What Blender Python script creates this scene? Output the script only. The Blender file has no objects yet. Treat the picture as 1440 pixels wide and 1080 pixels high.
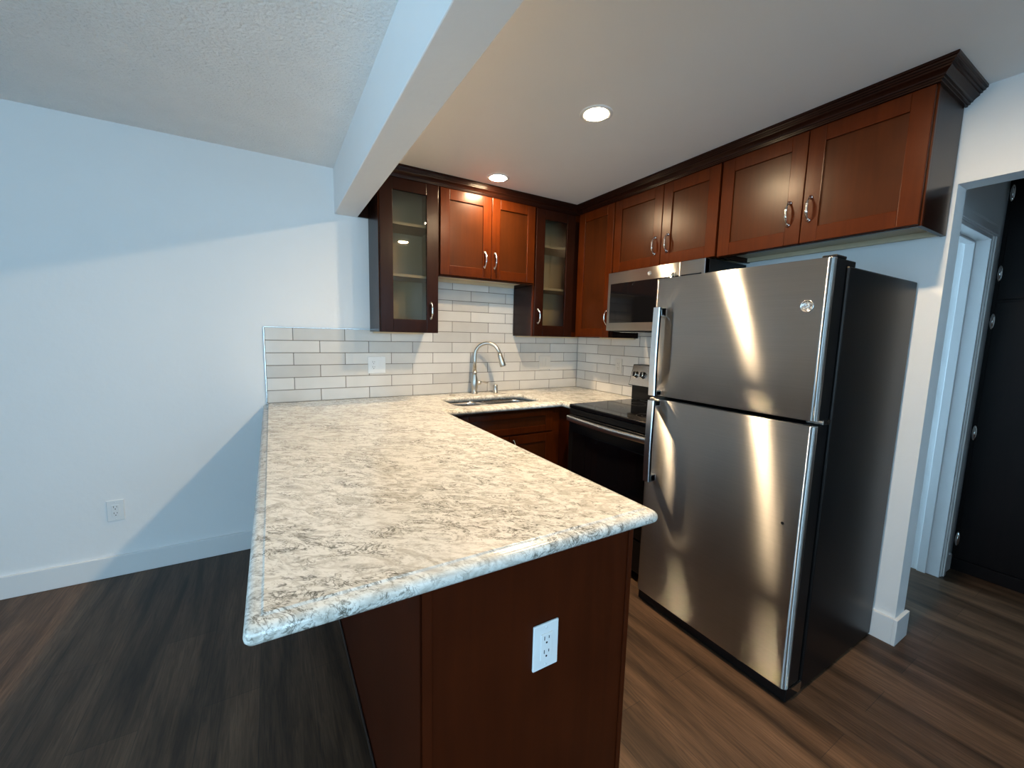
import bpy, bmesh, math, random
from mathutils import Vector, Matrix, Euler
from mathutils.geometry import tessellate_polygon

random.seed(7)
S = bpy.context.scene
COL = S.collection
R = math.radians
PI = math.pi

# ------------------------------------------------------------------ camera, world, windows' light, exposure
cam_d = bpy.data.cameras.new('camera')
cam_d.sensor_width = 36.0
cam_d.lens = 573.871 / 1440 * 36.0
cam_d.clip_start = 0.01
cam = bpy.data.objects.new('camera', cam_d)
cam.location = (-2.42996, -2.94420, 1.38579)
cam.rotation_euler = (R(83.2081), R(-1.3378), R(-30.409))
COL.objects.link(cam)
S.camera = cam

SKY = 11.2                  # daylight strength
LAMP = 860.0                # downlight emission
world = bpy.data.worlds.new('daylight')
S.world = world
world.use_nodes = True
bg = world.node_tree.nodes['Background']
bg.inputs['Color'].default_value = (0.47, 0.765, 1.0, 1)
bg.inputs['Strength'].default_value = SKY

S.view_settings.view_transform = 'Standard'
S.view_settings.look = 'None'
S.view_settings.exposure = 0.0
S.view_settings.gamma = 1.0
S.view_settings.use_curve_mapping = False
S.cycles.use_denoising = True
S.cycles.max_bounces = 10
S.cycles.diffuse_bounces = 6
S.cycles.transparent_max_bounces = 12
S.cycles.caustics_reflective = False
S.cycles.caustics_refractive = False
S.cycles.sample_clamp_indirect = 6.0


def portal(name, loc, rot, sx, sy):
    l = bpy.data.lights.new(name, 'AREA')
    l.shape = 'RECTANGLE'
    l.size, l.size_y = sx, sy
    l.cycles.is_portal = True
    o = bpy.data.objects.new(name, l)
    o.location, o.rotation_euler = loc, rot
    COL.objects.link(o)


# portals only tell the renderer where the window openings are
portal('window_portal', (-3.75, -6.32, 1.09), (R(90), 0, 0), 2.3, 2.1)
portal('window_portal.003', (-1.05, -6.32, 1.9), (R(90), 0, 0), 1.7, 0.7)  # for the added high opening in the rear wall
portal('window_portal.001', (-5.62, -3.3, 1.35), (0, R(-90), 0), 1.5, 2.0)
portal('window_portal.002', (0.72, -0.49, 1.275), (R(-90), 0, 0), 1.1, 1.95)

# ------------------------------------------------------------------ materials


def new_mat(name):
    m = bpy.data.materials.new(name)
    m.use_nodes = True
    nt = m.node_tree
    return m, nt, nt.nodes['Principled BSDF']


def nd(nt, typ, **kw):
    n = nt.nodes.new(typ)
    for k, v in kw.items():
        if k in n.inputs.keys() if hasattr(n.inputs, 'keys') else False:
            n.inputs[k].default_value = v
        else:
            setattr(n, k, v)
    return n


def plain(name, col, rough=0.5, metal=0.0, spec=0.5, coat=0.0, bump=None, aniso=None, tangent=None, var=0.04):
    """Principled with a little procedural tone variation and optional fine bump."""
    m, nt, b = new_mat(name)
    b.inputs['Roughness'].default_value = rough
    b.inputs['Metallic'].default_value = metal
    b.inputs['Specular IOR Level'].default_value = spec
    b.inputs['Coat Weight'].default_value = coat
    tc = nt.nodes.new('ShaderNodeTexCoord')
    nz = nt.nodes.new('ShaderNodeTexNoise')
    nz.inputs['Scale'].default_value = 6.0
    nz.inputs['Detail'].default_value = 3.0
    nt.links.new(tc.outputs['Object'], nz.inputs['Vector'])
    mx = nt.nodes.new('ShaderNodeMix')
    mx.data_type = 'RGBA'
    mx.inputs[6].default_value = tuple(c * (1 - var) for c in col) + (1,)
    mx.inputs[7].default_value = tuple(min(1, c * (1 + var)) for c in col) + (1,)
    nt.links.new(nz.outputs['Fac'], mx.inputs[0])
    nt.links.new(mx.outputs[2], b.inputs['Base Color'])
    if bump:
        scale, strength, dist = bump
        n2 = nt.nodes.new('ShaderNodeTexNoise')
        n2.inputs['Scale'].default_value = scale
        n2.inputs['Detail'].default_value = 4.0
        nt.links.new(tc.outputs['Object'], n2.inputs['Vector'])
        bp = nt.nodes.new('ShaderNodeBump')
        bp.inputs['Strength'].default_value = strength
        bp.inputs['Distance'].default_value = dist
        nt.links.new(n2.outputs['Fac'], bp.inputs['Height'])
        nt.links.new(bp.outputs['Normal'], b.inputs['Normal'])
    if aniso:
        b.inputs['Anisotropic'].default_value = aniso
        cx = nt.nodes.new('ShaderNodeCombineXYZ')
        for i in range(3):
            cx.inputs[i].default_value = tangent[i]
        nt.links.new(cx.outputs[0], b.inputs['Tangent'])
    return m


def wood(name, c1, c2, rough, grain='Z', coat=0.0, spec=0.5):
    m, nt, b = new_mat(name)
    b.inputs['Roughness'].default_value = rough
    b.inputs['Specular IOR Level'].default_value = spec
    b.inputs['Coat Weight'].default_value = coat
    b.inputs['Coat Roughness'].default_value = 0.2
    tc = nt.nodes.new('ShaderNodeTexCoord')
    mp = nt.nodes.new('ShaderNodeMapping')
    mp.inputs['Scale'].default_value = (26, 26, 1.6) if grain == 'Z' else (1.6, 26, 26)
    nz = nt.nodes.new('ShaderNodeTexNoise')
    nz.inputs['Scale'].default_value = 1.6
    nz.inputs['Detail'].default_value = 6
    nz.inputs['Distortion'].default_value = 0.6
    n3 = nt.nodes.new('ShaderNodeTexNoise')
    n3.inputs['Scale'].default_value = 5
    n3.inputs['Detail'].default_value = 3
    nt.links.new(tc.outputs['Object'], mp.inputs['Vector'])
    nt.links.new(mp.outputs[0], nz.inputs['Vector'])
    nt.links.new(tc.outputs['Object'], n3.inputs['Vector'])
    ad = nt.nodes.new('ShaderNodeMath')
    ad.operation = 'ADD'
    nt.links.new(nz.outputs['Fac'], ad.inputs[0])
    nt.links.new(n3.outputs['Fac'], ad.inputs[1])
    mr = nt.nodes.new('ShaderNodeMapRange')
    mr.inputs['From Min'].default_value = 0.7
    mr.inputs['From Max'].default_value = 1.3
    nt.links.new(ad.outputs[0], mr.inputs['Value'])
    mx = nt.nodes.new('ShaderNodeMix')
    mx.data_type = 'RGBA'
    mx.inputs[6].default_value = c1 + (1,)
    mx.inputs[7].default_value = c2 + (1,)
    nt.links.new(mr.outputs[0], mx.inputs[0])
    nt.links.new(mx.outputs[2], b.inputs['Base Color'])
    return m


def floor_mat():
    m, nt, b = new_mat('dark_vinyl_plank')
    b.inputs['Roughness'].default_value = 0.45
    b.inputs['Specular IOR Level'].default_value = 0.30
    tc = nt.nodes.new('ShaderNodeTexCoord')
    mp = nt.nodes.new('ShaderNodeMapping')
    mp.inputs['Rotation'].default_value = (0, 0, R(90))
    nt.links.new(tc.outputs['Object'], mp.inputs['Vector'])
    br = nt.nodes.new('ShaderNodeTexBrick')
    br.offset = 0.37
    br.inputs['Color1'].default_value = (0.052, 0.0300, 0.0180, 1)
    br.inputs['Color2'].default_value = (0.078, 0.0450, 0.0265, 1)
    br.inputs['Mortar'].default_value = (0.030, 0.019, 0.013, 1)
    br.inputs['Scale'].default_value = 1.0
    br.inputs['Mortar Size'].default_value = 0.0012
    br.inputs['Mortar Smooth'].default_value = 0.3
    br.inputs['Bias'].default_value = -0.1
    br.inputs['Brick Width'].default_value = 1.22
    br.inputs['Row Height'].default_value = 0.18
    nt.links.new(mp.outputs[0], br.inputs['Vector'])
    # broad soft smoky streaks along the plank plus fine grain
    mp2 = nt.nodes.new('ShaderNodeMapping')
    mp2.inputs['Scale'].default_value = (9, 0.8, 1)
    nt.links.new(tc.outputs['Object'], mp2.inputs['Vector'])
    n1 = nt.nodes.new('ShaderNodeTexNoise')
    n1.inputs['Scale'].default_value = 1.3
    n1.inputs['Detail'].default_value = 5
    n1.inputs['Distortion'].default_value = 0.7
    nt.links.new(mp2.outputs[0], n1.inputs['Vector'])
    mp3 = nt.nodes.new('ShaderNodeMapping')
    mp3.inputs['Scale'].default_value = (90, 5, 1)
    nt.links.new(tc.outputs['Object'], mp3.inputs['Vector'])
    n2 = nt.nodes.new('ShaderNodeTexNoise')
    n2.inputs['Scale'].default_value = 1.5
    n2.inputs['Detail'].default_value = 6
    n2.inputs['Distortion'].default_value = 1.0
    nt.links.new(mp3.outputs[0], n2.inputs['Vector'])
    r1 = nt.nodes.new('ShaderNodeMapRange')
    r1.inputs['From Min'].default_value = 0.3
    r1.inputs['From Max'].default_value = 0.7
    r1.inputs['To Min'].default_value = 0.40
    r1.inputs['To Max'].default_value = 1.95
    nt.links.new(n1.outputs['Fac'], r1.inputs['Value'])
    r2 = nt.nodes.new('ShaderNodeMapRange')
    r2.inputs['From Min'].default_value = 0.3
    r2.inputs['From Max'].default_value = 0.7
    r2.inputs['To Min'].default_value = 0.65
    r2.inputs['To Max'].default_value = 1.35
    nt.links.new(n2.outputs['Fac'], r2.inputs['Value'])
    ml = nt.nodes.new('ShaderNodeMath')
    ml.operation = 'MULTIPLY'
    nt.links.new(r1.outputs[0], ml.inputs[0])
    nt.links.new(r2.outputs[0], ml.inputs[1])
    vm = nt.nodes.new('ShaderNodeVectorMath')
    vm.operation = 'SCALE'
    nt.links.new(br.outputs['Color'], vm.inputs[0])
    nt.links.new(ml.outputs[0], vm.inputs['Scale'])
    nt.links.new(vm.outputs[0], b.inputs['Base Color'])
    bp = nt.nodes.new('ShaderNodeBump')
    bp.inputs['Strength'].default_value = 0.12
    bp.inputs['Distance'].default_value = 0.002
    nt.links.new(n2.outputs['Fac'], bp.inputs['Height'])
    nt.links.new(bp.outputs['Normal'], b.inputs['Normal'])
    return m


def quartz_mat():
    m, nt, b = new_mat('cream_quartz')
    b.inputs['Roughness'].default_value = 0.16
    b.inputs['Specular IOR Level'].default_value = 0.5
    L = nt.links.new
    tc = nt.nodes.new('ShaderNodeTexCoord')
    mp = nt.nodes.new('ShaderNodeMapping')
    mp.inputs['Scale'].default_value = (1.0, 1.9, 1.5)
    mp0 = nt.nodes.new('ShaderNodeMapping')
    mp0.inputs['Rotation'].default_value = (0, 0, R(38))
    L(tc.outputs['Object'], mp0.inputs['Vector'])
    L(mp0.outputs[0], mp.inputs['Vector'])

    def noise(sc, det, dis, src=mp.outputs[0], rough=0.55):
        n = nt.nodes.new('ShaderNodeTexNoise')
        n.inputs['Scale'].default_value = sc
        n.inputs['Detail'].default_value = det
        n.inputs['Distortion'].default_value = dis
        n.inputs['Roughness'].default_value = rough
        L(src, n.inputs['Vector'])
        return n.outputs['Fac']

    def rng(src, a, c, lo=0.0, hi=1.0):
        r = nt.nodes.new('ShaderNodeMapRange')
        r.interpolation_type = 'SMOOTHSTEP'
        r.inputs['From Min'].default_value = a
        r.inputs['From Max'].default_value = c
        r.inputs['To Min'].default_value = lo
        r.inputs['To Max'].default_value = hi
        L(src, r.inputs['Value'])
        return r.outputs[0]

    def math_(op, a, c):
        n = nt.nodes.new('ShaderNodeMath')
        n.operation = op
        for i, s in enumerate((a, c)):
            if isinstance(s, (int, float)):
                n.inputs[i].default_value = s
            else:
                L(s, n.inputs[i])
        return n.outputs[0]

    def mix(f, a, c):
        n = nt.nodes.new('ShaderNodeMix')
        n.data_type = 'RGBA'
        L(f, n.inputs[0])
        for i, s in ((6, a), (7, c)):
            if isinstance(s, tuple):
                n.inputs[i].default_value = s + (1,)
            else:
                L(s, n.inputs[i])
        return n.outputs[2]

    # thin broken veins: a band of a distorted noise around its middle
    def vein(sc, dis, width):
        n = noise(sc, 5, dis)
        d = math_('ABSOLUTE', math_('SUBTRACT', n, 0.5), 0)
        return rng(d, width, 0.0)
    v1 = vein(10, 2.6, 0.045)
    v2 = vein(22, 2.2, 0.055)
    v3 = vein(46, 1.8, 0.075)
    brk = rng(noise(16, 3, 0.6), 0.46, 0.58)
    brk2 = rng(noise(24, 3, 0.6), 0.45, 0.57)
    brk3 = rng(noise(55, 3, 0.6), 0.46, 0.58)
    dense = rng(noise(4.2, 4, 0.8), 0.36, 0.62, 0.35, 1.0)
    va = math_('MULTIPLY', math_('MULTIPLY', v1, brk), dense)
    vb = math_('MULTIPLY', math_('MULTIPLY', v2, brk2), dense)
    vc = math_('MULTIPLY', math_('MULTIPLY', v3, brk3), dense)
    cloud = rng(noise(10, 7, 2.2), 0.44, 0.66, 0.0, 0.85)
    base = mix(cloud, (0.73, 0.72, 0.675), (0.46, 0.435, 0.385))
    c = mix(math_('MULTIPLY', vc, 0.60), base, (0.25, 0.23, 0.185))
    c = mix(math_('MULTIPLY', vb, 0.85), c, (0.15, 0.14, 0.11))
    c = mix(math_('MULTIPLY', va, 0.90), c, (0.10, 0.095, 0.075))
    L(c, b.inputs['Base Color'])
    return m


def tile_mat():
    m, nt, b = new_mat('glazed_tile')
    b.inputs['Roughness'].default_value = 0.12
    L = nt.links.new
    at = nt.nodes.new('ShaderNodeAttribute')
    at.attribute_name = 'tone'
    tc = nt.nodes.new('ShaderNodeTexCoord')
    n = nt.nodes.new('ShaderNodeTexNoise')
    n.inputs['Scale'].default_value = 9
    n.inputs['Detail'].default_value = 3
    L(tc.outputs['Object'], n.inputs['Vector'])
    ad = nt.nodes.new('ShaderNodeMath')
    ad.operation = 'MULTIPLY_ADD'
    ad.inputs[1].default_value = 0.35
    L(n.outputs['Fac'], ad.inputs[0])
    L(at.outputs['Fac'], ad.inputs[2])
    mx = nt.nodes.new('ShaderNodeMix')
    mx.data_type = 'RGBA'
    mx.inputs[6].default_value = (0.50, 0.48, 0.45, 1)
    mx.inputs[7].default_value = (0.76, 0.74, 0.71, 1)
    L(ad.outputs[0], mx.inputs[0])
    L(mx.outputs[2], b.inputs['Base Color'])
    mp = nt.nodes.new('ShaderNodeMapping')
    mp.inputs['Scale'].default_value = (7, 7, 26)
    L(tc.outputs['Object'], mp.inputs['Vector'])
    n2 = nt.nodes.new('ShaderNodeTexNoise')
    n2.inputs['Scale'].default_value = 1.0
    n2.inputs['Detail'].default_value = 2
    L(mp.outputs[0], n2.inputs['Vector'])
    bp = nt.nodes.new('ShaderNodeBump')
    bp.inputs['Strength'].default_value = 0.25
    bp.inputs['Distance'].default_value = 0.004
    L(n2.outputs['Fac'], bp.inputs['Height'])
    L(bp.outputs['Normal'], b.inputs['Normal'])
    return m


def brushed(name, col, rough=0.29, aniso=0.835):
    """horizontally brushed sheet: smooth along the brushing, rough across it"""
    m, nt, b = new_mat(name)
    nt.nodes.remove(b)
    L = nt.links.new
    gl = nt.nodes.new('ShaderNodeBsdfAnisotropic')
    gl.distribution = 'GGX'
    gl.inputs['Roughness'].default_value = rough
    gl.inputs['Anisotropy'].default_value = aniso
    cx = nt.nodes.new('ShaderNodeCombineXYZ')
    cx.inputs[1].default_value = 1.0
    L(cx.outputs[0], gl.inputs['Tangent'])
    ge = nt.nodes.new('ShaderNodeNewGeometry')
    mp = nt.nodes.new('ShaderNodeMapping')
    mp.inputs['Scale'].default_value = (3, 3, 260)
    L(ge.outputs['Position'], mp.inputs['Vector'])
    nz = nt.nodes.new('ShaderNodeTexNoise')
    nz.inputs['Scale'].default_value = 1.0
    nz.inputs['Detail'].default_value = 2.0
    L(mp.outputs[0], nz.inputs['Vector'])
    mx = nt.nodes.new('ShaderNodeMix')
    mx.data_type = 'RGBA'
    mx.inputs[6].default_value = tuple(c * 0.93 for c in col) + (1,)
    mx.inputs[7].default_value = tuple(c * 1.07 for c in col) + (1,)
    L(nz.outputs['Fac'], mx.inputs[0])
    L(mx.outputs[2], gl.inputs['Color'])
    L(gl.outputs[0], nt.nodes['Material Output'].inputs['Surface'])
    return m


def thin_glass(name, tint=(1, 1, 1), gain=1.0):
    m, nt, b = new_mat(name)
    nt.nodes.remove(b)
    L = nt.links.new
    out = nt.nodes['Material Output']
    tr = nt.nodes.new('ShaderNodeBsdfTransparent')
    tr.inputs['Color'].default_value = tint + (1,)
    gl = nt.nodes.new('ShaderNodeBsdfGlossy')
    gl.inputs['Roughness'].default_value = 0.02
    fr = nt.nodes.new('ShaderNodeFresnel')
    fr.inputs['IOR'].default_value = 1.52
    mx = nt.nodes.new('ShaderNodeMixShader')
    L(fr.outputs[0], mx.inputs[0])
    L(tr.outputs[0], mx.inputs[1])
    L(gl.outputs[0], mx.inputs[2])
    L(mx.outputs[0], out.inputs['Surface'])
    return m


def emit(name, col, st):
    m, nt, b = new_mat(name)
    b.inputs['Base Color'].default_value = (0.9, 0.9, 0.9, 1)
    b.inputs['Emission Color'].default_value = col + (1,)
    b.inputs['Emission Strength'].default_value = st
    return m


M = {}
M['wall'] = plain('white_wall_paint', (0.82, 0.825, 0.83), 0.55, bump=(28, 0.10, 0.01), var=0.015)
M['ceil'] = plain('smooth_ceiling_paint', (0.88, 0.87, 0.86), 0.5, bump=(5, 0.06, 0.01), var=0.015)
M['popcorn'] = plain('textured_ceiling_paint', (0.88, 0.87, 0.855), 0.85, bump=(85, 0.8, 0.014), var=0.05)
M['trimw'] = plain('white_trim_paint', (0.78, 0.785, 0.79), 0.3, var=0.01)
M['floor'] = floor_mat()
M['cherry'] = wood('cherry_stain', (0.036, 0.0068, 0.0009), (0.060, 0.0115, 0.0015), 0.27, spec=0.16)
M['veneer'] = wood('cherry_veneer', (0.027, 0.0066, 0.0011), (0.045, 0.0105, 0.0018), 0.29, spec=0.18)
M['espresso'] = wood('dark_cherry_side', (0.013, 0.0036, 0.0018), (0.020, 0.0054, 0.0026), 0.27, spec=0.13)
M['endpanel'] = wood('dark_cherry_panel', (0.036, 0.0062, 0.0014), (0.052, 0.0090, 0.0020), 0.38, spec=0.12)
M['toe'] = wood('dark_toe_kick', (0.012, 0.005, 0.003), (0.02, 0.008, 0.005), 0.5)
M['maple'] = wood('maple_underside', (0.60, 0.49, 0.32), (0.68, 0.57, 0.39), 0.5, grain='X')
M['cream'] = plain('cream_interior', (0.52, 0.42, 0.27), 0.5)
M['quartz'] = quartz_mat()
M['tile'] = tile_mat()
M['grout'] = plain('grey_grout', (0.20, 0.18, 0.16), 0.8)
M['steel'] = brushed('brushed_stainless', (0.44, 0.437, 0.43))
M['steelplain'] = plain('satin_stainless', (0.62, 0.61, 0.60), 0.22, metal=1.0, var=0.02)
M['steelhandle'] = plain('stainless_handle', (0.78, 0.78, 0.78), 0.30, metal=1.0, aniso=0.5, tangent=(0, 1, 0), var=0.02)
M['sink'] = plain('sink_stainless', (0.55, 0.54, 0.53), 0.25, metal=1.0, aniso=0.4, tangent=(1, 0, 0), var=0.03)
M['nickel'] = plain('brushed_nickel', (0.52, 0.495, 0.45), 0.33, metal=1.0)
M['chrome'] = plain('polished_chrome', (0.80, 0.79, 0.78), 0.10, metal=1.0, var=0.01)
M['fridgeblack'] = plain('black_textured_steel', (0.0045, 0.0045, 0.005), 0.36, spec=0.22, bump=(160, 0.10, 0.002))
M['black'] = plain('black_plastic', (0.006, 0.006, 0.0065), 0.35, spec=0.22)
M['blackglass'] = plain('black_glass', (0.004, 0.004, 0.005), 0.05, spec=0.4)
M['dark'] = plain('dark_slot', (0.006, 0.006, 0.006), 0.7)
M['plate'] = plain('white_plastic', (0.78, 0.80, 0.81), 0.3, var=0.01)
M['plateb'] = plain('almond_plastic', (0.66, 0.63, 0.58), 0.35, var=0.01)
M['glass'] = thin_glass('cabinet_glass', (0.86, 0.84, 0.79))
M['pane'] = thin_glass('window_glass')
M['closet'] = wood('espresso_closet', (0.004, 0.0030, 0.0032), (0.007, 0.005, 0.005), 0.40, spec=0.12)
M['lamp'] = emit('warm_lamp', (1.0, 0.74, 0.45), LAMP)
M['concrete'] = plain('pale_concrete', (0.45, 0.44, 0.42), 0.9)

# ------------------------------------------------------------------ mesh helpers


class MB:
    """Collects shapes; build() links them as ONE mesh object."""

    def __init__(self):
        self.v, self.f, self.mi, self.sm, self.tone = [], [], [], [], []
        self.cur = 0
        self.t = 0.0

    def face(self, ids, smooth=False):
        self.f.append(tuple(ids))
        self.mi.append(self.cur)
        self.sm.append(smooth)
        self.tone.append(self.t)

    def addbm(self, bm, smooth=False):
        o = len(self.v)
        bm.verts.index_update()
        self.v += [tuple(v.co) for v in bm.verts]
        for f in bm.faces:
            self.face([o + v.index for v in f.verts], smooth)
        bm.free()

    def box(self, a, b, bev=0.0, seg=2, smooth=False):
        a, b = Vector(a), Vector(b)
        lo = Vector([min(a[i], b[i]) for i in range(3)])
        hi = Vector([max(a[i], b[i]) for i in range(3)])
        bm = bmesh.new()
        bmesh.ops.create_cube(bm, size=1.0)
        for v in bm.verts:
            v.co = Vector([lo[i] + (v.co[i] + 0.5) * (hi[i] - lo[i]) for i in range(3)])
        if bev > 0:
            bev = min(bev, min(hi[i] - lo[i] for i in range(3)) * 0.45)
            bmesh.ops.bevel(bm, geom=list(bm.edges), offset=bev, segments=seg, profile=0.5, affect='EDGES')
        self.addbm(bm, smooth)
        return self

    def tube(self, pts, rad, n=10, cap=True, flat=None):
        pts = [Vector(p) for p in pts]
        if not isinstance(rad, (list, tuple)):
            rad = [rad] * len(pts)
        o = len(self.v)
        up = None
        for i, p in enumerate(pts):
            if i == 0:
                d = pts[1] - p
            elif i == len(pts) - 1:
                d = p - pts[i - 1]
            else:
                d = (pts[i + 1] - p).normalized() + (p - pts[i - 1]).normalized()
            d.normalize()
            if up is None:
                up = Vector((0, 0, 1)) if abs(d.z) < 0.9 else Vector((1, 0, 0))
            a = d.cross(up).normalized()
            up = a.cross(d).normalized()
            for k in range(n):
                t = 2 * PI * k / n
                q = p + (a * math.cos(t) + up * math.sin(t)) * rad[i]
                self.v.append(tuple(q))
        for i in range(len(pts) - 1):
            for k in range(n):
                k2 = (k + 1) % n
                self.face((o + i * n + k, o + i * n + k2, o + (i + 1) * n + k2, o + (i + 1) * n + k), True)
        if cap:
            self.face([o + k for k in range(n)][::-1])
            e = o + (len(pts) - 1) * n
            self.face([e + k for k in range(n)])
        return self

    def lathe(self, prof, c=(0, 0, 0), axis='Z', n=24, cap=True):
        """prof: list of (radius, height)"""
        o = len(self.v)
        for r, h in prof:
            for k in range(n):
                t = 2 * PI * k / n
                x, y = r * math.cos(t), r * math.sin(t)
                p = {'Z': (x, y, h), 'X': (h, x, y), 'Y': (y, h, x)}[axis]
                self.v.append((c[0] + p[0], c[1] + p[1], c[2] + p[2]))
        for i in range(len(prof) - 1):
            for k in range(n):
                k2 = (k + 1) % n
                self.face((o + i * n + k, o + i * n + k2, o + (i + 1) * n + k2, o + (i + 1) * n + k), True)
        if cap:
            self.face([o + k for k in range(n)][::-1])
            e = o + (len(prof) - 1) * n
            self.face([e + k for k in range(n)])
        return self

    def prism(self, poly, axis, a, b, smooth=False):
        """poly: 2D points; extruded along axis from a to b. Axis X: (y,z); Y: (x,z); Z: (x,y)."""
        o = len(self.v)
        n = len(poly)
        for h in (a, b):
            for p in poly:
                self.v.append({'X': (h, p[0], p[1]), 'Y': (p[0], h, p[1]), 'Z': (p[0], p[1], h)}[axis])
        for k in range(n):
            k2 = (k + 1) % n
            self.face((o + k, o + k2, o + n + k2, o + n + k), smooth)
        self.face([o + k for k in range(n)][::-1])
        self.face([o + n + k for k in range(n)])
        return self

    def build(self, name, mats, parent=None, world=False, loc=None):
        me = bpy.data.meshes.new(name)
        V = self.v
        if world and parent is not None:
            mi = WM[parent.name].inverted()
            V = [tuple(mi @ Vector(p)) for p in V]
        me.from_pydata(V, [], self.f)
        if not isinstance(mats, (list, tuple)):
            mats = [mats]
        for m in mats:
            me.materials.append(M[m] if isinstance(m, str) else m)
        me.polygons.foreach_set('material_index', self.mi)
        me.polygons.foreach_set('use_smooth', self.sm)
        if any(self.tone):
            at = me.attributes.new('tone', 'FLOAT', 'FACE')
            at.data.foreach_set('value', self.tone)
        bm = bmesh.new()
        bm.from_mesh(me)
        bmesh.ops.recalc_face_normals(bm, faces=bm.faces)
        bm.to_mesh(me)
        bm.free()
        me.update()
        o = bpy.data.objects.new(name, me)
        COL.objects.link(o)
        if parent is not None:
            o.parent = parent
            WM[o.name] = WM[parent.name].copy()
        else:
            WM[o.name] = Matrix.Identity(4)
        if loc is not None:
            o.location = loc
            WM[o.name] = WM[o.name] @ Matrix.Translation(loc)
        return o


WM = {}


def tag(o, label, cat, group=None):
    o['label'] = label
    o['category'] = cat
    if group:
        o['group'] = group
    return o


def thing(name, label, cat, loc=(0, 0, 0), rz=0.0, group=None):
    o = bpy.data.objects.new(name, None)
    o.empty_display_size = 0.1
    o.location = loc
    o.rotation_euler = (0, 0, rz)
    COL.objects.link(o)
    WM[o.name] = Matrix.LocRotScale(Vector(loc), Euler((0, 0, rz)), None)
    return tag(o, label, cat, group)


def struct(name, mb, mat):
    o = mb.build(name, mat)
    o['kind'] = 'structure'
    return o


def wall_with_hole(axis, face0, face1, u0, u1, z0, z1, holes):
    """wall slab between two planes of axis, with rectangular openings (u0,u1,z0,z1)."""
    mb = MB()
    us = sorted({u0, u1, *[h[0] for h in holes], *[h[1] for h in holes]})
    zs = sorted({z0, z1, *[h[2] for h in holes], *[h[3] for h in holes]})
    nu, nz = len(us) - 1, len(zs) - 1
    solid = {}
    for i in range(nu):
        for j in range(nz):
            um, zm = (us[i] + us[i + 1]) / 2, (zs[j] + zs[j + 1]) / 2
            solid[i, j] = not any(h[0] < um < h[1] and h[2] < zm < h[3] for h in holes)
    vid = {}

    def V(i, j, s):
        k = (i, j, s)
        if k not in vid:
            vid[k] = len(mb.v)
            w = face1 if s else face0
            mb.v.append((w, us[i], zs[j]) if axis == 'X' else (us[i], w, zs[j]))
        return vid[k]
    for (i, j), s in solid.items():
        if not s:
            continue
        for t in (0, 1):
            mb.face((V(i, j, t), V(i + 1, j, t), V(i + 1, j + 1, t), V(i, j + 1, t)))
        for di, dj, e in ((-1, 0, ((i, j), (i, j + 1))), (1, 0, ((i + 1, j), (i + 1, j + 1))),
                          (0, -1, ((i, j), (i + 1, j))), (0, 1, ((i, j + 1), (i + 1, j + 1)))):
            if not solid.get((i + di, j + dj), False):
                a, b = e
                mb.face((V(*a, 0), V(*b, 0), V(*b, 1), V(*a, 1)))
    return mb


# ------------------------------------------------------------------ the room
ZK, ZL = 2.395, 2.415          # kitchen ceiling, living room ceiling
WB = 0.009                     # wall face behind the tile
XL, YR = -5.5, -6.2            # far ends of the living room
HX, HY = 1.20, -2.265          # hallway closet back, hallway cross wall
YD = -2.35                     # end of kitchen's side wall (doorway)

struct('floor', MB().box((XL - 0.12, YR - 0.12, -0.06), (2.6, 0.95, 0)), 'floor')
struct('wall_back', MB().box((XL - 0.12, WB, 0), (0.121, WB + 0.12, 2.6)), 'wall')
# kitchen side wall with the doorway into the hall
struct('wall_right', wall_with_hole('X', WB, 0.121, YR, WB, 0, 2.6, [(-3.45, YD, -0.1, 2.04)]), 'wall')
struct('wall_left', wall_with_hole('X', XL - 0.12, XL, YR, WB, 0, 2.6, [(-4.3, -2.3, 0.6, 2.1)]), 'wall')
struct('wall_rear', wall_with_hole('Y', YR - 0.12, YR, XL, 0.121, 0, 2.6, [(-4.9, -2.6, 0.04, 2.14), (-1.9, -0.2, 1.55, 2.25)]), 'wall')  # second, high opening is added for extra light on the right
struct('ceiling', MB().box((-1.905, YR, ZK), (0.121, WB, ZK + 0.05)), 'ceil')
struct('ceiling_living', MB().box((XL, YR, ZL), (-2.045, WB, ZL + 0.05)), 'popcorn')
b_ = MB().box((-2.045, YR, 2.136), (-1.905, WB, 2.6), 0.004, 2)
struct('trim_1', b_, 'wall')['label'] = 'white dropped beam between textured living room ceiling and kitchen ceiling'
# hall and the room behind it
struct('wall_hall', wall_with_hole('Y', HY, HY + 0.115, 0.121, 1.30, 0, 2.6, [(0.235, 0.990, -0.1, 1.985)]), 'wall')
struct('wall_hall_far', MB().box((1.62, -5.0, 0), (1.72, HY, 2.6)), 'wall')
struct('wall_hall_end', MB().box((0.121, -5.1, 0), (1.62, -5.0, 2.6)), 'wall')
struct('ceiling_hall', MB().box((0.121, -5.0, ZK), (1.72, 0.82, ZK + 0.05)), 'ceil')
struct('wall_bedroom', wall_with_hole('Y', -0.62, -0.50, 0.121, 1.42, 0, 2.6, [(0.17, 1.27, 0.30, 2.25)]), 'wall')
struct('wall_bedroom_side', MB().box((1.30, HY + 0.115, 0), (1.42, -0.62, 2.6)), 'wall')


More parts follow.
